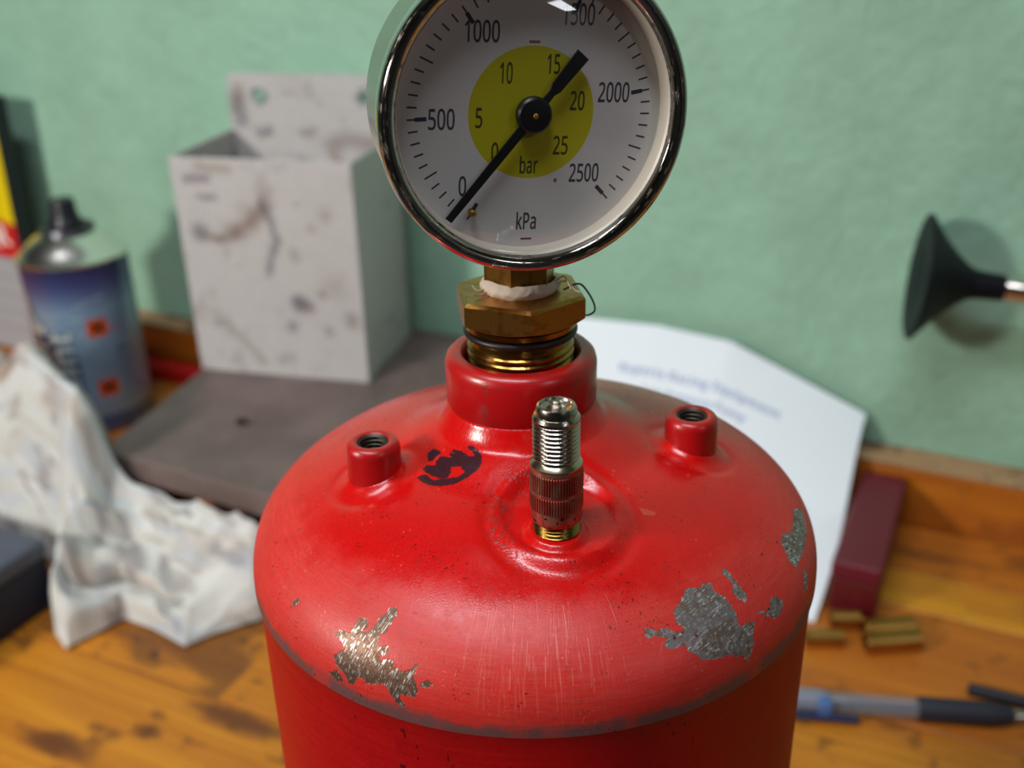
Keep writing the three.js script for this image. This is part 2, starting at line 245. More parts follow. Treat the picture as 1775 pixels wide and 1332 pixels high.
function domeTextures() {
  const N = 2048;
  const mask = canvasOf(N, N, c => { // red: bare metal, green: marker ink, blue: light scratches
    c.fillStyle = '#000'; c.fillRect(0, 0, N, N); c.fillStyle = '#f00';
    for (const p of CHIPS) { pathOf(c, p); c.closePath(); c.fill(); }
    c.globalCompositeOperation = 'lighter'; c.lineCap = c.lineJoin = 'round';
    c.fillStyle = '#0f0'; for (const p of MARKS) { pathOf(c, p); c.closePath(); c.fill(); c.strokeStyle = '#0f0'; c.lineWidth = 6; c.stroke(); }
    const ray = (th, a, b, w, s, bend = 0) => { c.lineWidth = w; c.strokeStyle = s; c.beginPath(); c.moveTo(1024 + 1003 * a * Math.cos(th), 1024 + 1003 * a * Math.sin(th)); c.lineTo(1024 + 1003 * b * Math.cos(th + bend), 1024 + 1003 * b * Math.sin(th + bend)); c.stroke(); };
    for (let i = 0; i < 120; i++) { const th = rr(0.86, 1.36), a = rr(0.66, 0.86); ray(th, a, a + rr(0.03, 0.13), rr(0.7, 2), `rgb(0,0,${rr(40, 190) | 0})`, rr(-0.01, 0.01)); }
    for (let i = 0; i < 14; i++) { const th = rr(0.93, 1.3), a = rr(0.74, 0.83); ray(th, a, a + rr(0.02, 0.06), rr(1.5, 3), 'rgb(0,0,255)'); }
    for (let i = 0; i < 60; i++) { const th = rr(0.25, 0.75), a = rr(0.68, 0.82); ray(th, a, a + rr(0.04, 0.1), rr(0.6, 1.4), `rgb(0,0,${rr(30, 110) | 0})`, rr(0.02, 0.06)); }
    for (let i = 0; i < 520; i++) { const th = rr(0, 6.28), q = 1003 * rr(0.68, 0.985), l = rr(0.04, 0.32); c.lineWidth = rr(0.5, 1.4); c.strokeStyle = `rgb(0,0,${rr(10, 52) | 0})`; c.beginPath(); c.arc(1024, 1024, q, th, th + l); c.stroke(); }
  });
  const md = mask.getContext('2d').getImageData(0, 0, N, N).data;
  const col = new Uint8Array(N * N * 4), orm = new Uint8Array(N * N * 4), bmp = new Uint8Array(N * N * 4);
  const fleck = canvasOf(256, 256, c => { c.fillStyle = '#000'; c.fillRect(0, 0, 256, 256); c.fillStyle = '#fff'; c.beginPath(); for (let i = 0; i < FLECK.length; i += 2) c[i ? 'lineTo' : 'moveTo'](at2k(FLECK[i]) - 1400, at2k(FLECK[i + 1]) - 1150); c.fill(); }).getContext('2d').getImageData(0, 0, 256, 256).data;
  for (let y = 0; y < N; y++) for (let x = 0; x < N; x++) {
    const k = (y * N + x) * 4, o = ((N - 1 - y) * N + x) * 4;       // data textures start at the bottom row
    const px = (x - 1024) / 1003, py = (y - 1024) / 1003, s = Math.hypot(px, py);
    if (s > 1.02 ) { col[o] = 150; col[o + 3] = orm[o + 3] = bmp[o + 3] = 255; orm[o + 1] = 120; continue; }
    const f = fbm(x / 60, y / 60, 3, 4), g = noise(x / 2.2, y / 2.2, 9), q = fbm(x / 11, y / 11, 15, 3);
    const jx = Math.round((noise(x / 7, y / 7, 33) - 0.5) * 9), jy = Math.round((noise(x / 7, y / 7, 35) - 0.5) * 9), kj = (clamp(y + jy, 0, N - 1) * N + clamp(x + jx, 0, N - 1)) * 4;
    const ki = (clamp(y + Math.round(jy * 0.3), 0, N - 1) * N + clamp(x + Math.round(jx * 0.3), 0, N - 1)) * 4, chip = md[kj] / 255, ink = md[ki + 1] / 255 * (0.86 + 0.14 * q), scr = md[k + 2] / 255;
    const th = Math.atan2(py, px);
    // the seam: paint rubbed through to grey primer along the edge, in patches
    const wearW = 0.02 + 0.055 * fbm(th * 9, 1.3, 41, 3), wear = smooth(1 - wearW, 1 - wearW * 0.35, s + 0.012 * (fbm(x / 16, y / 16, 43, 3) - 0.5)) * (0.35 + 0.65 * smooth(0.28, 0.46, fbm(th * 7, 5.5, 45, 4)));
    const sanded = smooth(0.61, 0.76, s + 0.10 * (f - 0.5));        // the shoulder has been rubbed with abrasive paper
    const cell = q > 0.60 ? (q - 0.60) * 2 : 0;
    let R = 196 + 12 * (f - 0.5) + 10 * (g - 0.5), str = fbm(th * 14, s * 260, 61, 2) - 0.5, G = 14 + 8 * (g - 0.5) + (32 + 24 * str) * sanded, B = 13 + 8 * (g - 0.5) + (25 + 20 * str) * sanded;
    R -= 26 * cell; let rough = 58 + 26 * (q - 0.5) + 62 * sanded + 20 * (g - 0.5), met = 0, b = 128 + 10 * (q - 0.5) + 14 * (g - 0.5);
    const mixTo = (r, gg, bb, t) => { R += (r - R) * t; G += (gg - G) * t; B += (bb - B) * t; };
    if (scr) { mixTo(226, 150, 136, scr * 0.55); b -= scr * 26; rough -= scr * 20; }
    if (wear) { mixTo(104, 88, 88, wear * 0.78); rough += 20 * wear; met = 90 * wear; b -= 18 * wear; }
    if (chip) { // bare steel, scratched and tarnished
      const t = fbm(x / 7, y / 9, 51, 4), left = x < 1200 ? 1 : 0, ln = noise((x * 0.94 + y * 0.34) / 1.7, (y * 0.94 - x * 0.34) / 16, 53), hi = smooth(0.5, 0.75, ln) * smooth(0.42, 0.6, t);
      const dk = left ? [108, 82, 66] : [136, 126, 124], lt = [214, 208, 204], br = [104, 74, 52], tr = smooth(0.5, 0.66, fbm(x / 14, y / 14, 57, 3)) * 0.5;
      const m = [0, 1, 2].map(c => { let v = dk[c] + (br[c] - dk[c]) * tr; return v + (lt[c] - v) * hi; });
      mixTo(...m, chip); met = 150 * chip; rough = rough * (1 - chip) + chip * (112 - 40 * hi + 50 * tr); b = b * (1 - chip) + chip * (60 + 50 * t + 26 * ln);
    }
    if (ink > 0.3) { const t = smooth(0.3, 0.7, ink); mixTo(44, 26, 34, t * (0.84 + 0.16 * g)); }
    const fx = x - 1400, fy = y - 1150; if (fx >= 0 && fy >= 0 && fx < 256 && fy < 256 && fleck[(fy * 256 + fx) * 4] > 100) { mixTo(196, 92, 62, 0.7); rough = 150; }
    const speck = smooth(0.86, 0.9, noise(x / 5.1, y / 5.1, 81)) * smooth(0.55, 0.7, fbm(x / 80, y / 80, 83, 3)); if (speck) { mixTo(86, 18, 16, speck * 0.8); }
    const pale = smooth(0.9, 0.94, noise(x / 6.3, y / 6.3, 85)) * smooth(0.55, 0.7, fbm(x / 70, y / 70, 87, 3)); if (pale) mixTo(226, 120, 100, pale * 0.6);
    // grit caught in the ring round the valve
    const rad = radiusAt(s), gx = rad * Math.cos(th) - PAD[0], gz = rad * Math.sin(th) - PAD[1], gd = Math.hypot(gx, gz);
    if (gd > 6.5 && gd < 13.5) { const t = smooth(6.5, 9.5, gd) * smooth(13.5, 11, gd) * (0.25 + 0.75 * smooth(3, -6, gx)), v = smooth(0.56, 0.74, noise(x / 3.4, y / 3.4, 91)) * smooth(0.34, 0.55, fbm(x / 24, y / 24, 95, 3)) * t; if (v) { mixTo(92, 40, 30, v * 0.8); rough += 70 * v; b += 30 * v; } }
    col[o] = clamp(R, 0, 255); col[o + 1] = clamp(G, 0, 255); col[o + 2] = clamp(B, 0, 255); col[o + 3] = 255;
    orm[o + 1] = clamp(rough, 0, 255); orm[o + 2] = clamp(met, 0, 255); orm[o + 3] = 255; bmp[o] = bmp[o + 1] = bmp[o + 2] = clamp(b, 0, 255); bmp[o + 3] = 255;
  }
  const mk = (d, srgb) => { const t = new THREE.DataTexture(d, N, N); if (srgb) t.colorSpace = THREE.SRGBColorSpace; t.magFilter = t.minFilter = THREE.LinearFilter; t.needsUpdate = true; return t; };
  return [mk(col, true), mk(orm, false), mk(bmp, false)];
}
const redMap = pixelMap(1024, 512, (x, y, o) => {
  const f = fbm(x / 50, y / 50, 103, 4), g = noise(x / 2.2, y / 2.2, 109), h = fbm(x / 160, y / 1.6, 113, 2) - 0.5, s = smooth(0.86, 0.9, noise(x / 6, y / 6, 117)) * smooth(0.6, 0.7, fbm(x / 60, y / 60, 119, 3));
  o[0] = 168 + 14 * (f - 0.5) + 8 * (g - 0.5) + 16 * h - 80 * s; o[1] = 13 + 6 * (g - 0.5) + 10 * h; o[2] = 14 + 6 * (g - 0.5) + 8 * h;
});
const redBump = pixelMap(512, 512, (x, y, o) => { const v = 128 + 60 * (fbm(x / 10, y / 10, 121, 3) - 0.5); o[0] = o[1] = o[2] = v; }, false);
const redPaint = phys({ map: redMap, roughness: 0.46, specularIntensity: 0.4, bumpMap: redBump, bumpScale: 0.00008 });
const chippedRed = phys({ // thick paint with brown rubbed places on its edges
  map: pixelMap(512, 256, (x, y, o) => { const f = fbm(x / 40, y / 40, 131, 4), e = smooth(0.62, 0.70, fbm(x / 16, y / 9, 133, 4)), w = smooth(0.78, 0.81, noise(x / 6, y / 6, 137)); const base = [172 + 16 * (f - 0.5), 14, 17]; for (let c = 0; c < 3; c++) { let v = base[c]; v += ([118, 58, 40][c] - v) * e * 0.5; v += ([214, 150, 120][c] - v) * w * 0.0; o[c] = v; } }),
  roughness: 0.32, bumpMap: redBump, bumpScale: 0.0001, clearcoat: 0.25, clearcoatRoughness: 0.25 });
{
  const [map, orm, bmp] = domeTextures();
  const domeMat = phys({ map, roughnessMap: orm, metalnessMap: orm, roughness: 1, metalness: 1, bumpMap: bmp, bumpScale: 0.00022 });
  const t = thing('pressure_tank', 'scuffed red steel pressure tank with domed top standing on the bench', 'tank', [AX, 0.1, AZ]);
  // dome: a polar grid whose height carries the weld round the collar, the bosses and the pressed seat of the valve
  const nr = 300, nt = 720, pos = [], uv = [], idx = [];
  for (let i = 0; i <= nr; i++) {
    const q = i / nr, r = q < 0.86 ? q / 0.86 * 46 : 46 + 7 * (1 - (1 - (q - 0.86) / 0.14) ** 2), s = arcAt(r) / ARC * S * 0.5;
    for (let j = 0; j <= nt; j++) { const a = j / nt * Math.PI * 2, c = Math.cos(a), d = Math.sin(a); pos.push(r * c, i === nr ? DOME.y : domeY(r * c, r * d), r * d); uv.push(0.5 + s * c, 0.5 - s * d); }
  }
  for (let i = 0; i < nr; i++) for (let j = 0; j < nt; j++) { const a = i * (nt + 1) + j, b = a + 1, c = a + nt + 1, d = c + 1; idx.push(a, b, c, b, d, c); }
  const g = new THREE.BufferGeometry(); g.setAttribute('position', new THREE.Float32BufferAttribute(pos, 3)); g.setAttribute('uv', new THREE.Float32BufferAttribute(uv, 2)); g.setIndex(idx); g.computeVertexNormals();
  mesh('dome', g, domeMat, t);
  const body = lathe([[0, 0], [46, 0], [49, 1], [51.8, 4], [52.4, 8], [52.4, 60], [52.4, 120], [52.4, 180], [52.5, 186], [52.7, 188.4], [52.9, 189.5], [53, 190.05]], 240);
  const bu = body.attributes.uv; for (let i = 0; i < bu.count; i++) bu.setXY(i, bu.getX(i) * 3, body.attributes.position.getY(i) / 110);
  mesh('body', body, redPaint, t);
  const collar = hardLathe([[13.5, 212], [13.66, 219.4], [13.35, 219.9], [13.35, 220.2], [13.7, 220.7], [13.72, 227.6], [13.4, 228.8], [12.7, 229.5], [11.8, 229.75], [10.9, 229.7], [10.4, 229.2], [10.15, 228], [10.1, 212]], 160, 0.7);
  collar.translate(COL[0], 0, COL[1]); mesh('collar', collar, chippedRed, t);
  for (const [b, y0] of [[BL, 208.5], [BR, 208.5]]) {
    const y = 217.7, pts = [[4.75, y0], [4.75, y - 1.6], [4.6, y - 0.7], [4.2, y - 0.2], [3.7, y], [3.0, y], [2.75, y - 0.25]];
    const boss = hardLathe(pts, 64, 0.8); boss.translate(b[0], 0, b[1]); const o = mesh('boss', boss, chippedRed, t);
    const th = [[2.75, y - 0.2]]; for (let k = 0; k < 7; k++) th.push([2.25, y - 0.55 - k * 0.8], [2.65, y - 0.95 - k * 0.8]); th.push([0, y - 6.4]);
    const hole = hardLathe(th, 48, 0.3); hole.translate(b[0], 0, b[1]); mesh('threaded_hole', hole, steelDark, o);
  }
}

// ---------------------------------------------------------------- valve on the dome
{
  const t = thing('tyre_valve', 'nickel plated tyre valve with knurled red-stained body screwed into the dome', 'valve', [AX + VAL[0], 210.3, AZ + VAL[1]]); t.scale.y = 0.9;
  const th = []; for (let k = 0; k < 4; k++) th.push([3.75, 0.6 + k * 0.75], [3.4, 0.98 + k * 0.75]);
  mesh('brass_thread', hardLathe([[0, -1], [4.1, -1], [4.1, 0.3], ...th, [3.4, 3.9], [0, 3.9]], 64, 0.4), brightBrass, t);
  // knurled barrel: two bands of fine vertical teeth
  const B = [], nt = 240, prof = [[3.5, 3.5, 0], [4.0, 3.9, 0], [4.1, 4.3, 0], [4.1, 6.4, 0], [4.1, 6.6, 1], [4.1, 9.4, 1], [4.1, 9.6, 0], [4.1, 10.1, 0], [4.1, 10.3, 1], [4.1, 13.6, 1], [4.1, 13.8, 0], [4.12, 14.8, 0]];
  const barrel = grid((u, v) => { const i = Math.round(v * (prof.length - 1)), [r, y, k] = prof[i], a = -u * Math.PI * 2, q = r + (k ? 0.16 * (Math.floor(u * nt) % 4 < 2 ? 1 : -0.6) : 0); return [q * Math.cos(a), y, q * Math.sin(a)]; }, nt, prof.length - 1);
  const stained = std({ map: pixelMap(512, 256, (x, y, o) => { const f = smooth(0.36, 0.56, fbm(x / 26, y / 22, 141, 4)), d = smooth(0.66, 0.72, fbm(x / 12, y / 8, 143, 3)) * smooth(160, 210, y); for (let c = 0; c < 3; c++) { let v = [164, 122, 100][c] + ([166, 70, 58][c] - [164, 122, 100][c]) * f * 0.8; v += ([40, 24, 26][c] - v) * d; o[c] = v; } }), metalness: 0.75, roughness: 0.36 });
  mesh('knurled_barrel', creased(barrel, 0.5), stained, t);
  mesh('shoulder', hardLathe([[4.12, 14.7], [4.12, 15.0], [3.55, 15.75], [3.3, 15.9]], 64, 0.4), std({ color: 0xc8bda0, metalness: 1, roughness: 0.22 }), t);
  const tp = [[3.4, 15.6]]; for (let k = 0; k < 9; k++) tp.push([3.42, 16.0 + k * 0.82], [3.72, 16.3 + k * 0.82], [3.72, 16.45 + k * 0.82], [3.42, 16.75 + k * 0.82]);
  tp.push([3.72, 23.3], [3.74, 23.7], [3.4, 24.3], [3.2, 24.35], [3.2, 25.3], [2.95, 25.9], [2.75, 26.0], [2.55, 25.9], [2.4, 25.5], [1.6, 25.1], [1.1, 25.2], [0, 25.2]);
  mesh('threaded_stem', hardLathe(tp, 72, 0.45), nickel, t);
  mesh('core_pin', hardLathe([[0.85, 25], [0.85, 25.7], [0.62, 25.9], [0.62, 26.4], [0.4, 26.65], [0, 26.7]], 32, 0.6), nickel, t);
}

// ---------------------------------------------------------------- brass reducer and gauge on the collar
const CX = AX + COL[0], CZ = AZ + COL[1];
{
  const t = thing('hexagonal_bushing', 'hexagonal brass reducing bushing screwed into the red collar', 'bushing', [CX, 0, CZ]);
  mesh('hexagonal_head', hexGeometry(10.5, 235.9, 241.2, 0.9, -0.07, 0.5, 0.75), brass, t);
  const th = []; for (let k = 0; k < 9; k++) th.push([9.55, 220.5 + k * 1.3], [9.55, 220.8 + k * 1.3], [9.0, 221.3 + k * 1.3], [9.0, 221.5 + k * 1.3]);
  mesh('threaded_shank', hardLathe([[0, 219], [9, 219.4], ...th, [8.9, 232.8], [8.9, 234.4], [10.0, 235.0], [10.05, 235.9], [0, 235.95]], 120, 0.4), brightBrass, t);
  const ring = new THREE.TorusGeometry(9.5, 0.7, 14, 96); ring.rotateX(Math.PI / 2); ring.translate(0, 233.9, 0); mesh('seal_ring', ring, std({ color: 0x1a0e0c, roughness: 0.45 }), t).userData.label = 'black rubber seal ring';
  const R = [0.9027, -0.4297], D = [0.438, 0.899], P = (a, y, d = 0) => [a * R[0] + d * D[0], y, a * R[1] + d * D[1]];
  mesh('wire_strand', tube([P(7.5, 241.9, 3), P(10.2, 242.6, 2), P(11.9, 240.6, 1), P(13.1, 238.0, 1), P(13.0, 237.0, 1), P(11.8, 236.3, 1), P(11.2, 236.5, 1)], 0.17, 60, 6), std({ color: 0x14181c, roughness: 0.5 }), t).userData.label = 'thin black loose wire strand';
}
{
  const yaw = 41 * Math.PI / 180, CY = 273.0, F = 13.3, LEAN = -3.8 * Math.PI / 180, lean = g => { g.translate(0, -CY, 0); g.rotateZ(LEAN); g.translate(0, CY, 0); return g; };
  const t = thing('pressure_gauge', 'round chrome pressure gauge with white dial and yellow centre above the brass bushing', 'gauge', [CX, 0, CZ], yaw);
  const turned = g => { g.rotateX(Math.PI / 2); g.scale(1.02, 1.02, 1); g.translate(0, CY, 0); return lean(g); };   // lathe axis y becomes the gauge's z
  mesh('case', turned(hardLathe([[0, F - 21.5], [20.5, F - 21.5], [22.2, F - 20.9], [23, F - 19.6], [23.1, F - 3], [22.4, F - 3], [22.2, F - 5.4], [0, F - 5.4]], 160, 0.6)), std({ color: 0xcfc9b8, metalness: 1, roughness: 0.16, bumpMap: grain, bumpScale: 0.00002 }), t);
  mesh('bezel', turned(hardLathe([[23.2, F - 4.6], [23.95, F - 4.2], [24.1, F - 3.2], [24.0, F - 1.2], [23.7, F - 0.3], [23.2, F], [22.5, F], [21.9, F - 0.35], [21.5, F - 1.0], [21.45, F - 2.6], [23.2, F - 2.8]], 200, 0.9)), chromeBezel, t);
  mesh('inner_ring', turned(hardLathe([[21.5, F - 1.6], [21.2, F - 2.0], [20.9, F - 5.2], [21.5, F - 5.2]], 160, 0.5)), std({ color: 0xd8cfc0, roughness: 0.5, metalness: 0.2 }), t);
  // dial print, one canvas; 44 px per millimetre
  const dial = canvasOf(2048, 2048, c => {
    const k = 45.6, X = v => 1024 + v * k, Y = v => 1024 + v * k * 0.975;
    c.fillStyle = '#cfccca'; c.fillRect(0, 0, 2048, 2048);
    c.fillStyle = '#bdb60e'; c.beginPath(); c.arc(X(0), Y(0), 10 * k, 0, 7); c.fill();
    const a0 = 240, step = 57.2;
    c.strokeStyle = '#26283a'; c.lineCap = 'butt';
    for (let i = 0; i <= 50; i++) {
      const a = (a0 - i * step / 10) * Math.PI / 180, big = i % 10 === 0, mid = i % 5 === 0, r1 = 19.4, r0 = mid && !big ? 17.2 : 17.9;
      const ln = (p, q, w) => { c.lineWidth = w * k; c.beginPath(); c.moveTo(X(p * Math.cos(a)), Y(-p * Math.sin(a))); c.lineTo(X(q * Math.cos(a)), Y(-q * Math.sin(a))); c.stroke(); };
      ln(r0, r1, 0.26); if (big) ln(16.4, 18.2, 0.62);
    }
    const txt = (s, x, y, h, w, col = '#3a3640') => { c.save(); c.translate(X(x), Y(y)); c.font = `${h * k * 1.36}px sans-serif`; c.textAlign = 'center'; c.textBaseline = 'middle'; c.fillStyle = col; c.scale(w / (c.measureText(s).width / k), 1); c.fillText(s, 0, 0); c.lineWidth = 0.1 * k; c.strokeStyle = col; c.strokeText(s, 0, 0); c.restore(); };
    txt('0', -10.6, 11.4, 3.1, 1.4); txt('500', -14.1, 0.9, 3.1, 4.3); txt('1000', -8.2, -12.2, 3.1, 5.6); txt('1500', 6.6, -14.9, 3.1, 5.3); txt('2000', 13.2, -3.2, 3.0, 5.3); txt('2500', 9.2, 9.6, 2.9, 5.1); txt('kPa', 0.0, 17.4, 2.7, 3.6, '#4a3438');
    const b = '#3c3a10'; txt('0', -5.6, 6.1, 3.0, 1.3, b); txt('5', -8.3, 0.7, 3.0, 1.3, b); txt('10', -4.3, -6.1, 3.1, 2.2, b); txt('15', 3.1, -7.5, 2.9, 2.3, b); txt('20', 7.3, -1.9, 2.9, 2.5, b); txt('25', 5.0, 5.1, 2.9, 2.6, b); txt('bar', -0.1, 8.2, 2.6, 3.1, b);
    c.fillStyle = 'rgba(120,60,30,0.75)'; c.fillRect(X(-0.9), Y(-11.0), 1.7 * k, 0.4 * k); c.fillRect(X(4.2), Y(10.4), 0.5 * k, 0.6 * k);
    c.font = `${0.9 * k}px sans-serif`; c.textAlign = 'center'; c.fillStyle = '#38343c'; c.fillRect(X(-0.8), Y(20.2), 1.8 * k, 0.3 * k);
    for (let i = 0; i < 34; i++) { c.strokeStyle = `rgba(110,90,80,${rr(0.08, 0.25)})`; c.lineWidth = rr(1, 2.4); const x = rr(-14, 14), y = rr(-14, 18); c.beginPath(); c.moveTo(X(x), Y(y)); c.lineTo(X(x + rr(-2, 2)), Y(y + rr(-1.5, 1.5))); c.stroke(); }
  });
  const dg = new THREE.CircleGeometry(21.3, 96); { const p = dg.attributes.position, u = dg.attributes.uv; for (let i = 0; i < p.count; i++) u.setXY(i, 0.5 + p.getX(i) * 46 / 2048, 0.5 + p.getY(i) * 46 / 2048); }
  dg.scale(1.02, 1.02, 1); dg.translate(0, CY, F - 4.6); lean(dg); mesh('dial', dg, std({ map: tex(dial), roughness: 0.55 }), t);
  // needle: its tip rests just past the stop pin
  const nd = new THREE.Shape(); nd.moveTo(20.9, 0.56); nd.lineTo(2.2, 0.72); nd.lineTo(-2.2, 0.6); nd.lineTo(-4.2, 0.5); nd.lineTo(-5.2, 0.9); nd.lineTo(-11.6, 1.12); nd.lineTo(-11.6, -1.12); nd.lineTo(-5.2, -0.9); nd.lineTo(-4.2, -0.5); nd.lineTo(-2.2, -0.6); nd.lineTo(2.2, -0.72); nd.lineTo(20.9, -0.56); nd.closePath();
  const ng = new THREE.ExtrudeGeometry(nd, { depth: 0.25, bevelEnabled: true, bevelThickness: 0.08, bevelSize: 0.06, bevelSegments: 1 }); ng.rotateZ(231 * Math.PI / 180); ng.translate(0, CY, F - 3.3); lean(ng);
  const black = std({ color: 0x0f1016, roughness: 0.4 });
  const needle = mesh('needle', ng, black, t);
  mesh('needle_hub', turned(hardLathe([[2.75, F - 3.9], [2.75, F - 2.8], [2.4, F - 2.4], [1.4, F - 2.3], [0, F - 2.3]], 48, 0.5)), black, needle);
  mesh('hub_pin', turned(hardLathe([[0.45, F - 2.5], [0.45, F - 2.1], [0.2, F - 1.95], [0, F - 1.95]], 24, 0.6)), brightBrass, needle);
  const sp = turned(hardLathe([[0.55, F - 4.7], [0.55, F - 3.1], [0.3, F - 2.9], [0, F - 2.9]], 24, 0.6)); sp.translate(-10.2, -14.6, 0); mesh('stop_pin', sp, brightBrass, t);
  const gl = []; for (let i = 0; i <= 24; i++) { const r = 21.5 * (1 - i / 24), q = r / 21.5; gl.push([r, F - 1.5 + 4 * (1 - q * q * q)]); }
  mesh('glass', turned(lathe(gl, 128)), phys({ color: 0xffffff, transmission: 1, thickness: 0, roughness: 0.03, ior: 1.5, side: THREE.DoubleSide }), t).userData.label = 'clear domed gauge glass';
  // neck below the case
  const st = hexGeometry(5.5, 242.2, 251.5, 0.2, -0.02); mesh('stem', st, brass, t);
  const R = [0.9027, -0.4297], unturn = ([x, y, z]) => [x * Math.cos(yaw) - z * Math.sin(yaw), y, x * Math.sin(yaw) + z * Math.cos(yaw)];
  const tape = grid((u, v) => { const a = -u * Math.PI * 2, n = fbm(u * 30, v * 3, 7, 3), q = 5.9 + 0.9 * Math.sin(v * Math.PI) + 0.5 * (n - 0.5) + 0.35 * noise(u * 12, 0, 5); return [q * Math.cos(a), 241.1 + (1 - v) * (1.9 + 0.9 * noise(u * 9, 3, 6)), q * Math.sin(a)]; }, 160, 10);
  const white = std({ color: 0xd8c8b8, roughness: 0.8, side: THREE.DoubleSide });
  const tp = mesh('thread_tape', tape, white, t); tp.userData.label = 'whitish thread sealing tape';
  for (const p of [[[5.5, 242.5, 3], [8, 243.2, 2.2], [9.6, 241.8, 3], [10.4, 241.6, 3.4]], [[6, 243, 2], [7.6, 244, 2], [8.8, 242.4, 4]], [[-5.6, 242.5, 3], [-7.3, 242.2, 3.2], [-8.2, 243, 2.8]], [[-5.6, 242, 3.4], [-7, 241.6, 4.2], [-7.8, 241.9, 4.8]]])
    mesh('tape_fibre', tube(p.map(([a, y, d]) => unturn([a * R[0] + d * 0.438, y, a * R[1] + d * 0.899])), 0.13, 24, 6), white, tp);
}

// ---------------------------------------------------------------- steel plate on blocks, with the white metal box on it
{
  const blocks = [['pine support block at the left end under the grey plate', -283, 54], ['pine support block at the right end under the grey plate', -186, 34]];
  for (const [label, x, w] of blocks) { const b = thing('wood_block', label, 'block', [x, 0, -262]); mesh('block', boxUV(box(w, 42.8, 170, 0, 21.4, 0, 1), 180), wood[1], b); }
  const s = new THREE.Shape(); s.moveTo(-313, 168.5); s.lineTo(-160, 165); s.lineTo(-160, 366); s.lineTo(-334, 366); s.lineTo(-331, 262); s.closePath();
  const h = new THREE.Path(); h.absellipse(-267, 222.5, 6.3, 6.3, 0, Math.PI * 2); s.holes.push(h);
  const g = new THREE.ExtrudeGeometry(s, { depth: 11.4, bevelEnabled: true, bevelThickness: 0.8, bevelSize: 0.8, bevelSegments: 2, curveSegments: 24 });
  g.rotateX(-Math.PI / 2); g.translate(0, 43.8, 0);
  const map = pixelMap(512, 512, (x, y, o) => { const a = fbm(x / 70, y / 70, 201, 5), d = fbm(x / 6, y / 6, 203, 3), k = 1 + (a - 0.5) * 0.35 + (d - 0.5) * 0.14; o[0] = 112 * k; o[1] = 96 * k; o[2] = 92 * k; });
  const t = thing('steel_plate', 'flat grey-brown plate with one drilled hole raised on wooden blocks', 'plate');
  mesh('plate', boxUV(g, 160), std({ map, roughness: 0.55, metalness: 0.25, bumpMap: grain, bumpScale: 0.00008 }), t);
}
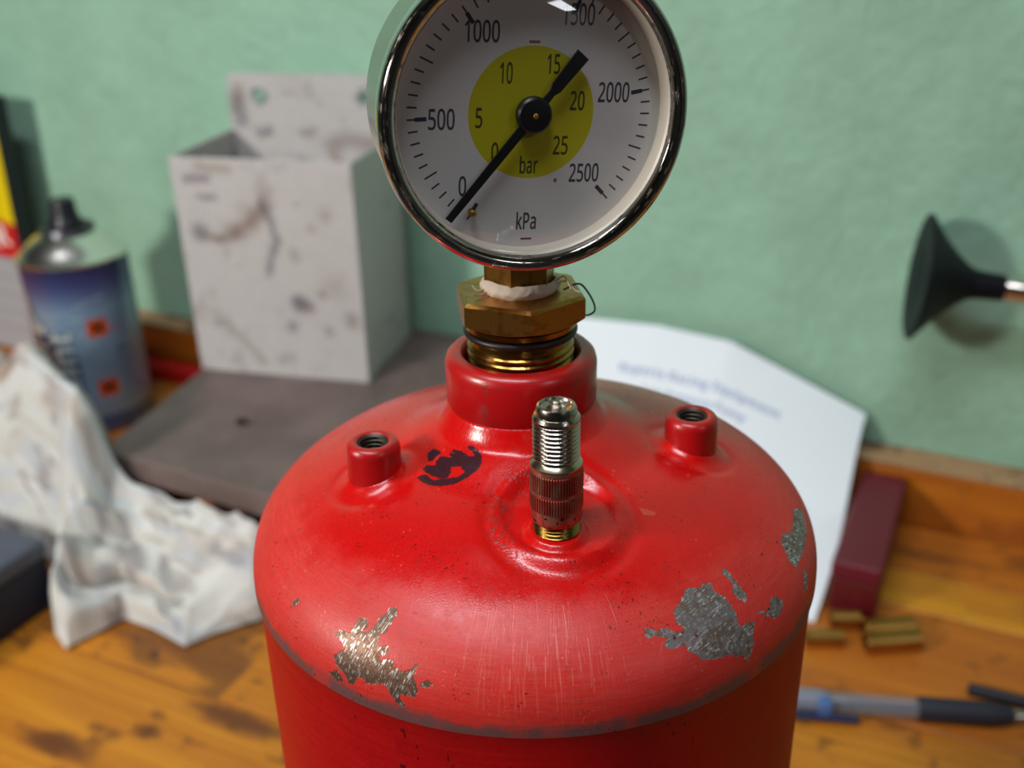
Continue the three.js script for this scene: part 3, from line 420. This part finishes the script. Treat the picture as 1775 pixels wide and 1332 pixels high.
{
  // open-topped sheet box: front, sides, floor and a back that rises as a drilled flange
  const W = 102.8, D = 73, H = 123.5, a = Math.atan2(21.3, 100.5), T = 1.4;
  const soil = (seedN, per, strokes) => { // enamel with rubbed-in dirt: soft strokes in millimetres of the panel, plus a faint overall grime
    const c = canvasOf(1024, 1024, x => {
      x.fillStyle = '#b8b5b3'; x.fillRect(0, 0, 1024, 1024); x.lineCap = x.lineJoin = 'round'; const k = 1024 / per;
      for (const [w, col, a, pts] of strokes) for (const [f, q] of [[3.2, 0.1], [2.6, 0.13], [2.0, 0.18], [1.5, 0.2], [1.0, 0.25], [0.5, 0.3]]) { x.globalAlpha = a * q; x.strokeStyle = col; x.lineWidth = w * f * k; x.beginPath(); for (let n = 0; n < pts.length; n += 2) x[n ? 'lineTo' : 'moveTo'](pts[n] * k + 0.01, 1024 - (pts[n + 1] % per) * k); if (pts.length === 2) x.lineTo(pts[0] * k + 0.4, 1024 - (pts[1] % per) * k); x.stroke(); }
    }), d = c.getContext('2d').getImageData(0, 0, 1024, 1024).data;
    return pixelMap(1024, 1024, (x, y, o) => {
      const jx = clamp(x + 26 * (fbm(x / 26, y / 26, seedN, 3) - 0.5), 0, 1023) | 0, jy = clamp(1023 - y + 26 * (fbm(x / 26, y / 26, seedN + 3, 3) - 0.5), 0, 1023) | 0, q = (jy * 1024 + jx) * 4;
      const n = 1 + 0.06 * (fbm(x / 30, y / 30, seedN + 19, 4) - 0.5), m = smooth(0.6, 0.8, fbm(x / 110, y / 100, seedN + 7, 4)) * 0.3, sp = smooth(0.80, 0.87, fbm(x / 24, y / 24, seedN + 15, 3)) * 0.4;
      for (let k = 0; k < 3; k++) { let v = d[q + k] * n; v += ([128, 112, 106][k] - v) * m; v += ([96, 86, 90][k] - v) * sp; o[k] = v; }
    });
  };
  const br = '#6e5a50', gy = '#4e4a54', frontDirt = [[4.5, br, 0.8, [52, 100, 48, 94, 42, 89, 33, 83]], [3, br, 0.5, [33, 83, 22, 79]], [2.2, gy, 0.6, [50, 101, 55, 90, 57, 80, 52, 70, 50, 62]], [4.5, gy, 0.9, [66, 45]], [3, gy, 0.5, [66, 45, 72, 44]], [3.6, gy, 0.6, [60, 31]], [3.4, br, 0.5, [80, 51]], [4.5, br, 0.6, [96, 37]], [3, gy, 0.4, [82, 30]], [5, gy, 0.8, [12, 83]], [3, br, 0.5, [16, 81, 24, 80]], [2.6, gy, 0.5, [8, 112, 20, 113]], [2, gy, 0.5, [14, 103, 24, 102]], [2.4, br, 0.4, [16, 119, 34, 118]], [2.4, br, 0.35, [22, 28, 34, 16, 40, 8]], [4, br, 0.35, [86, 96]], [3, br, 0.3, [78, 88]], [8, br, 0.22, [88, 56]], [3, gy, 0.3, [14, 30, 20, 31]]];
  const backDirt = [[5, gy, 0.6, [6, 140, 7, 130]], [4, br, 0.4, [8, 146, 6, 136]], [3, gy, 0.6, [18, 122, 24, 123]], [5, gy, 0.7, [44, 103, 45, 98]], [3, br, 0.5, [46, 122, 52, 124]], [5, br, 0.5, [62, 116, 76, 120, 88, 116]], [4, br, 0.5, [64, 110, 68, 100]], [4, br, 0.45, [84, 108, 96, 104]], [2.2, '#34504a', 1, [17.4, 143, 20.5, 146.2, 23.6, 143, 20.5, 139.8, 17.4, 143]], [2, '#34504a', 0.8, [81, 143, 84, 146.2, 87, 143, 84, 139.8, 81, 143]]];
  const enamel = std({ map: soil(301, 124, frontDirt), roughness: 0.5 }), backEnamel = std({ map: soil(341, 160, backDirt), roughness: 0.5 }), sideEnamel = std({ map: soil(331, 124, []), roughness: 0.5 });
  const t = thing('metal_box', 'open white sheet metal box with smeared front and tall drilled back flange', 'box', [-332.8, 56.0, -265.2], a);
  const P = (w, h, d, x, y, z, s = 124) => boxUV(box(w, h, d, x, y, z, 0.5), s);
  mesh('front_panel', P(W, H, T, W / 2, H / 2, -T / 2), enamel, t);
  mesh('side_panel', P(T, H, D - T, T / 2, H / 2, -D / 2), sideEnamel, t);
  mesh('side_panel', P(T, H, D - T, W - T / 2, H / 2, -D / 2), sideEnamel, t);
  mesh('floor_panel', P(W - 2 * T, T, D - 2 * T, W / 2, T / 2, -D / 2), sideEnamel, t);
  const f = new THREE.Shape(); f.moveTo(0, 0); f.lineTo(W, 0); f.lineTo(W, H + 28); f.quadraticCurveTo(W, H + 32, W - 4, H + 32); f.lineTo(5, H + 32); f.quadraticCurveTo(1, H + 32, 1, H + 28); f.lineTo(0, H); f.closePath();
  for (const x of [20.5, 84]) { const h = new THREE.Path(); h.absellipse(x, H + 19.5, 2.6, 2.6, 0, Math.PI * 2); f.holes.push(h); }
  const fg = new THREE.ExtrudeGeometry(f, { depth: T, bevelEnabled: false, curveSegments: 20 }); fg.translate(0, 0, -D); mesh('back_panel', boxUV(fg, 160), backEnamel, t);
}

// ---------------------------------------------------------------- spray cans on the left
{
  const label = canvasOf(2048, 1024, (c, w, h) => { // u runs round the can; the side towards the camera is at the middle
    c.fillStyle = '#7f9ab6'; c.fillRect(0, 0, w, h);
    { const gr = c.createLinearGradient(0, 0, 0, 260); gr.addColorStop(0, '#2e2c58'); gr.addColorStop(0.35, '#3f4478'); gr.addColorStop(1, '#7f9ab6'); c.fillStyle = gr; c.fillRect(0, 0, w, 260); }
    c.fillStyle = '#7d93aa'; c.fillRect(0, 860, w, 164); c.fillStyle = '#3d5880'; c.fillRect(0, 940, w, 84);
    c.fillStyle = '#a6b8c4'; for (let i = 0; i < 40; i++) c.fillRect(rr(700, 1500), rr(160, 820), rr(20, 120), rr(3, 8));
    // picture of smoke and dark shapes, then the big lettering that reads upwards
    c.fillStyle = '#35405c'; c.beginPath(); c.ellipse(650, 300, 36, 90, -0.2, 0, 7); c.fill(); c.fillStyle = '#8a7d80'; c.beginPath(); c.ellipse(590, 250, 44, 70, 0.3, 0, 7); c.fill(); c.fillStyle = '#2e3856'; c.beginPath(); c.ellipse(540, 200, 24, 30, 0, 0, 7); c.fill();
    c.fillStyle = '#24406e'; c.beginPath(); c.moveTo(430, 100); c.lineTo(560, 130); c.lineTo(640, 330); c.lineTo(800, 420); c.lineTo(935, 560); c.lineTo(935, 1024); c.lineTo(430, 1024); c.fill();
    const up = (s, x, y, px) => { c.save(); c.translate(x, y); c.rotate(-Math.PI / 2); c.font = `bold ${px}px sans-serif`; c.textBaseline = 'alphabetic'; c.textAlign = 'right'; c.lineJoin = 'round'; c.lineWidth = 20; c.strokeStyle = '#1e3c6c'; c.strokeText(s, 0, 0); c.fillStyle = '#c6d2d2'; c.fillText(s, 0, 0); c.restore(); };
    up('art', 740, 330, 220); up('paint', 915, 372, 220);
    c.strokeStyle = '#c2ccd0'; c.lineWidth = 46; c.lineCap = 'round'; c.beginPath(); c.moveTo(560, 150); c.quadraticCurveTo(600, 330, 720, 390); c.stroke();
    const hazard = (x, y) => { c.fillStyle = '#d8481c'; c.fillRect(x - 62, y - 54, 124, 108); c.fillStyle = '#e2651c'; c.fillRect(x - 50, y - 44, 100, 88); c.strokeStyle = '#1c1420'; c.lineWidth = 22; c.beginPath(); c.moveTo(x - 32, y - 28); c.lineTo(x + 32, y + 28); c.moveTo(x + 32, y - 28); c.lineTo(x - 32, y + 28); c.stroke(); c.beginPath(); c.arc(x, y, 18, 0, 7); c.fillStyle = '#1c1420'; c.fill(); };
    hazard(1080, 372); hazard(1080, 760); c.fillStyle = '#b06868'; c.fillRect(1160, 380, 50, 26); c.fillStyle = '#4c62a0'; c.fillRect(1180, 520, 60, 30);
    c.fillStyle = '#5f7490'; for (let i = 0; i < 16; i++) c.fillRect(1170, 540 + i * 22, rr(60, 190), 7);
  });
  const R = 31.6, H = 108, x = -436, z = -280;
  const t = thing('spray_can', 'blue-grey spray can with orange hazard squares and a black nozzle', 'spray can', [x, 0, z], Math.atan2(73 - x, 158 - z) - Math.PI);
  const bg = lathe([[R, 4], [R, H]], 96); mesh('can_body', [bg, lathe([[0, 1], [R - 4, 0.5], [R - 1, 0.8], [R + 0.2, 2.4], [R, 4]], 96)], phys({ map: tex(label), roughness: 0.3, metalness: 0.35, clearcoat: 0.4, clearcoatRoughness: 0.15 }), t);
  const tin = std({ color: 0xece8e0, metalness: 1, roughness: 0.26 });
  mesh('shoulder_cone', hardLathe([[R, H], [R + 0.9, H + 0.8], [R + 0.9, H + 2.2], [R - 0.6, H + 3.2], [R - 2.5, H + 4.2], [26, H + 8], [20, H + 12.6], [15.5, H + 15.4]], 96, 0.5), tin, t);
  mesh('valve_cup', hardLathe([[15.6, H + 15.2], [16.4, H + 16.4], [15.8, H + 18.2], [14, H + 18.6], [12.5, H + 17.2], [8, H + 17.4], [0, H + 17.4]], 72, 0.5), std({ color: 0x55565e, metalness: 0.8, roughness: 0.35 }), t);
  mesh('nozzle', [hardLathe([[10.4, H + 17], [10.4, H + 20], [9.2, H + 22], [7.6, H + 26], [7.2, H + 33], [6.6, H + 34.6], [3, H + 35], [0, H + 34.6]], 48, 0.6)], darkPlastic, t);
}
{
  const label = canvasOf(1024, 2048, (c, w, h) => {
    c.fillStyle = '#a8adb4'; c.fillRect(0, 0, w, h); c.fillStyle = '#e8cf10'; c.fillRect(0, 0, w, 1100);
    c.fillStyle = '#c8202a'; c.beginPath(); c.moveTo(0, 700); c.lineTo(w, 960); c.lineTo(w, 1260); c.lineTo(0, 1200); c.fill();
    c.fillStyle = '#efe6de'; c.font = 'bold 250px sans-serif'; for (let i = 0; i < 4; i++) { c.save(); c.translate(40 + i * 260, 1170); c.rotate(-0.3); c.fillText('R', 0, 0); c.restore(); }
    c.fillStyle = '#9aa2aa'; for (let i = 0; i < 5; i++) c.fillRect(0, 1240 + i * 150, w, 30);
    
  });
  const t = thing('flat_pack', 'upright yellow, red and silver flat pack with dark edges left of the spray can', 'pack', [-604.5, 1.6, -339.6]); t.rotation.z = -0.03;
  mesh('carton', box(108, 186, 13, 0, 93, 0, 1.2), std({ color: 0x12151f, roughness: 0.5 }), t);
  const f = new THREE.PlaneGeometry(106.5, 184); f.translate(0, 93, 6.56); mesh('front_print', f, phys({ map: tex(label), roughness: 0.35, clearcoat: 0.3 }), t);
}

// ---------------------------------------------------------------- rag, dark box, red strip
const toWorld = (fx, fz) => [0.8988 * fx + 0.4384 * fz, -0.4384 * fx + 0.8988 * fz];   // along and across the rag's own length
{
  const map = pixelMap(1024, 1024, (x, y, o) => {
    const a = fbm(x / 120, y / 120, 401, 4), b = smooth(0.50, 0.70, fbm(x / 170, y / 120, 411, 3)), bl = smooth(0.58, 0.7, fbm(x / 80, y / 80, 421, 3)), d = smooth(0.68, 0.78, fbm(x / 90, y / 70, 431, 3)), gm = 0.75 * smooth(0.5, 0.72, fbm((x + y * 0.4) / 34, (y - x * 0.5) / 110, 481, 4)) * smooth(0.4, 0.56, fbm(x / 130, y / 130, 487, 3)), wv = (x % 4 < 2 ? 3 : -3) + (y % 4 < 2 ? 3 : -3);
    const base = [200, 201, 196];
    for (let c = 0; c < 3; c++) { let q = base[c] * (0.94 + 0.12 * a) + wv; q += ([150, 124, 106][c] - q) * b * (0.15 + 0.75 * smooth(620, 420, x) * smooth(480, 660, y)); q += ([140, 134, 134][c] - q) * gm; q += ([168, 180, 194][c] - q) * bl * 0.4; q += ([96, 74, 64][c] - q) * d * 0.25; o[c] = q; }
  });
  const front = [[-330, -310], [-287, -298], [-240, -274], [-224, -254], [-214, -214], [-205, -203], [-186, -224], [-170, -216], [-152, -203], [-140, -212], [-122, -221], [-108, -234]];
  const ridge = [[-330, -335], [-287, -322], [-255, -308], [-229, -295], [-207, -281], [-200, -276], [-167, -261], [-125, -243], [-108, -240]];
  const top = [[-330, 110], [-287, 107], [-255, 103], [-229, 97], [-212, 86], [-196, 52], [-184, 45], [-167, 40], [-140, 36], [-125, 32], [-115, 20], [-108, 6]];
  const g = grid((u, v) => {
    const fx = -330 + 222 * u, zf = piece(front, fx), zr = piece(ridge, fx), h = piece(top, fx), back = fx < -212 ? 44 : 3;
    let fz, y;
    if (v < 0.2) { const q = v / 0.2; fz = zr - back * (1 - q); y = h * Math.sin(q * Math.PI / 2); }
    else { const q = (v - 0.2) / 0.8; fz = zr + (zf - zr) * q; const ledge = smooth(-218, -208, fx) * smooth(-150, -165, fx); y = h * (1 - q) ** 0.8 * (0.94 + 0.06 * Math.cos(q * 6)) * (1 - 0.72 * ledge * smooth(0.60, 0.66, q) * (1 - 0.6 * smooth(0.7, 0.95, q))); fz += ledge * 9 * smooth(0.5, 0.6, q) * smooth(0.68, 0.61, q); }
    const lim = smooth(0, 0.12, v) * smooth(1.0, 0.93, v);
    const f4 = 1 - Math.abs(2 * fbm((fx * 0.5 + fz) / 17, (fz * 0.3 - fx) / 62, 471, 2) - 1), f1 = 1 - Math.abs(2 * fbm((fx + 0.9 * fz) / 60, (fz - 0.5 * fx) / 120, 441, 2) - 1), f2 = 1 - Math.abs(2 * fbm((fx - 0.7 * fz) / 44, (fz + fx) / 110, 451, 2) - 1), f3 = fbm(fx / 9, fz / 9, 461, 3) - 0.5;
    y += lim * (20 * (f1 - 0.75) + 18 * (f2 - 0.75) + 11 * (f4 - 0.75) + 1.6 * f3);
    fz += lim * 5 * (f2 - 0.7);
    const [x, z] = toWorld(fx, fz); return [x, Math.max(1.4, y + 1.2), z];
  }, 220, 150, 1.1);
  const t = thing('rag', 'crumpled off-white cotton rag with brown stains heaped on the bench', 'rag'); mesh('cloth', g, std({ map, roughness: 0.95, side: THREE.DoubleSide }), t);
}
{
  const t = thing('dark_box', 'dark blue-grey box in front of the crumpled rag', 'box', [-352.5, 0, -67]);
  mesh('lid', boxUV(box(97, 10, 104, 0, 31.2, 0, 3), 120), std({ color: 0x4a4f5c, roughness: 0.55, bumpMap: grain, bumpScale: 0.0001 }), t);
  mesh('case', boxUV(box(95, 27, 102, 0, 13.5, 0, 2), 120), std({ color: 0x10162a, roughness: 0.6, bumpMap: grain, bumpScale: 0.0001 }), t);
}
{
  const t = thing('red_strip', 'red strip on the bench behind the grey plate beside the blue-grey can', 'strip', [-428, 0, -340]);
  mesh('strip', box(200, 11, 13, 0, 5.5, 0, 2), std({ color: 0xc01418, roughness: 0.4 }), t);
}

// ---------------------------------------------------------------- right side: paper, red case, brass pieces, pen, rod, plunger
{
  const print = canvasOf(1400, 1200, (c, w, h) => {
    c.fillStyle = '#e9f0f6'; c.fillRect(0, 0, w, h); c.fillStyle = '#8f9fc6'; c.textAlign = 'left';
    c.save(); c.translate(330, 240); c.rotate(0.0); c.font = 'bold 58px sans-serif'; c.fillText('Ruperts Racing Equipment', 0, 0); c.font = 'bold 50px sans-serif'; c.fillText('Low Pressure Pump', 130, 84); c.fillText('Instructions for use', 100, 160); c.restore();
  });
  const topY = [[-150, 80], [-131, 81], [-90, 83], [-48, 80], [-20, 69], [25, 51]];
  const g = grid((u, v) => { // u along the wall, v from the top edge down to the bench
    const x = -145 + 170 * u, q = 1 - v, h = piece(topY, x), zb = -247 - 6 * (1 - u), crease = 1.2 * Math.sin(u * 9 + 2 * q);
    const s = q < 0.5 ? q * 0.6 : 0.3 + (q - 0.5) * 1.4;
    return [x + 1.2 * Math.sin(q * 5), 0.8 + h * (0.45 * q + 0.55 * s), zb + (-364 - zb) * q + crease * q * (1 - q)];
  }, 80, 60, 0.15);
  const t = thing('paper_sheet', 'white printed sheet of paper leaning against the wall behind the tank', 'paper'); mesh('sheet', g, std({ map: tex(print), roughness: 0.85, side: THREE.DoubleSide }), t);
}
{
  const t = thing('red_case', 'long dark red case lying against the backboard beside the paper', 'case', [38.8, 0, -303], 0);
  mesh('lid', boxUV(box(22, 9, 90, 0, 23.6, 0, 1.6), 90), std({ color: 0x661526, roughness: 0.42, bumpMap: grain, bumpScale: 0.00008 }), t);
  mesh('tray', boxUV(box(21, 19, 89, 0, 9.5, 0, 1.2), 90), std({ color: 0x5c0c16, roughness: 0.45, bumpMap: grain, bumpScale: 0.00008 }), t);
}
{
  const bits = [[[46.5, -246], [66, -257.5], 4.7, 'brass tube offcut lying second from the pen, touching its twin'], [[48.5, -236.8], [69.5, -248.6], 4.7, 'brass tube offcut lying nearest the pen, touching its twin'], [[24, -230.5], [39, -237], 4.0, 'short brass piece lying at the edge of the red tank'], [[31.5, -248.2], [43.8, -252.8], 4.2, 'short brass piece lying against the end of the dark red case']];
  for (const [a, b, r, label] of bits) {
    const L = Math.hypot(b[0] - a[0], b[1] - a[1]), t = thing('brass_tube', label, 'brass piece', [(a[0] + b[0]) / 2, r, (a[1] + b[1]) / 2], -Math.atan2(b[1] - a[1], b[0] - a[0]), 'brass offcuts beside the red case');
    const g = hardLathe([[r - 1.3, -L / 2], [r - 0.3, -L / 2], [r, -L / 2 + 0.3], [r, L / 2 - 0.3], [r - 0.3, L / 2], [r - 1.3, L / 2], [r - 1.3, -L / 2]], 40, 0.5); g.rotateZ(-Math.PI / 2); mesh('tube', g, brass, t);
  }
}
{
  const dir = Math.atan2(0.32, 1), t = thing('ballpoint_pen', 'clear ballpoint pen with black rubber grip and cap lying on the bench', 'pen', [73.6, 4.9, -203.2], dir);
  const ax = g => { g.rotateZ(-Math.PI / 2); return g; };
  mesh('barrel', ax(hardLathe([[0, -92], [3.6, -92], [4, -91], [4, 0.5], [0, 0.5]], 40, 0.5)), phys({ color: 0xdfe4ec, transmission: 0.85, thickness: 0, roughness: 0.2 }), t);
  mesh('refill', ax(hardLathe([[0, -80], [1.4, -80], [1.4, 0], [0, 0]], 24, 0.5)), std({ color: 0x2a3058, roughness: 0.4 }), t);
  mesh('grip', ax(hardLathe([[4.2, -0.2], [4.8, 0.2], [4.9, 3], [4.9, 26], [4.2, 32], [3.0, 36.2], [0, 36.2]], 40, 0.6)), std({ color: 0x20222e, roughness: 0.6 }), t);
  mesh('tip', ax(hardLathe([[2.7, 36], [2.4, 40], [1.2, 46], [0.5, 50], [0, 50]], 32, 0.5)), std({ color: 0xb8b4ae, metalness: 1, roughness: 0.25 }), t);
  const cap = mesh('cap', ax(hardLathe([[0, -100], [4.3, -100], [4.7, -98], [4.7, -36], [4.3, -35.5], [4.0, -35.5]], 40, 0.5)), phys({ color: 0xc2c8d8, transmission: 0.7, thickness: 0, roughness: 0.25 }), t);
  mesh('clip', box(66, 2.4, 3.6, -56, -2.0, 7.0, 1), std({ color: 0x1e2448, roughness: 0.4 }), cap); mesh('clip_bridge', box(5, 6, 7, -36.5, 1.2, 3.8, 0.8), std({ color: 0x4a6aa0, roughness: 0.4 }), cap);
}
{
  const t = thing('dark_rod', 'thin dark rod lying on the bench beyond the pen grip', 'rod', [91, 2.6, -226.6], 0.03);
  const g = hardLathe([[0, 0], [2.0, 0], [2.6, 0.8], [2.6, 60], [2.2, 60.6], [0, 60.6]], 24, 0.5); g.rotateZ(-Math.PI / 2); mesh('rod', g, std({ color: 0x23262f, roughness: 0.45, metalness: 0.4 }), t);
}
{
  const t = thing('suction_cup_tool', 'black flared suction cup on a bright steel rod before the green wall', 'plunger', [41.0, 138.7, -337]);
  const dir = new THREE.Vector3(0.97, -0.085, -0.2).normalize(), q = new THREE.Quaternion().setFromUnitVectors(new THREE.Vector3(0, 1, 0), dir);
  const tip = g => { g.applyQuaternion(q); return g; };
  mesh('cup', tip(hardLathe([[0, 4], [14, 1.2], [28.4, -0.4], [29.2, 0], [29.2, 1.0], [25, 4.2], [19.5, 8.6], [14, 14], [9.8, 19], [7.4, 22.5], [6.6, 26], [6.0, 36.4], [5.7, 37.4], [0, 37.4]], 96, 0.6)), phys({ color: 0x080a14, roughness: 0.55, specularIntensity: 0.5 }), t);
  mesh('rod', tip(hardLathe([[0, 37], [5.3, 37], [5.5, 37.6], [5.5, 118], [0, 118]], 48, 0.5)), std({ color: 0xe0d8d2, metalness: 1, roughness: 0.18 }), t);
  mesh('wall_hook', [tube([[100, -8, -33], [100, -14, -30], [100, -19, -24], [100, -17, -16], [100, -9, -13]], 2, 30, 8)], std({ color: 0x8a8a8a, metalness: 1, roughness: 0.35 }), t);
}
renderer.render(scene, camera);
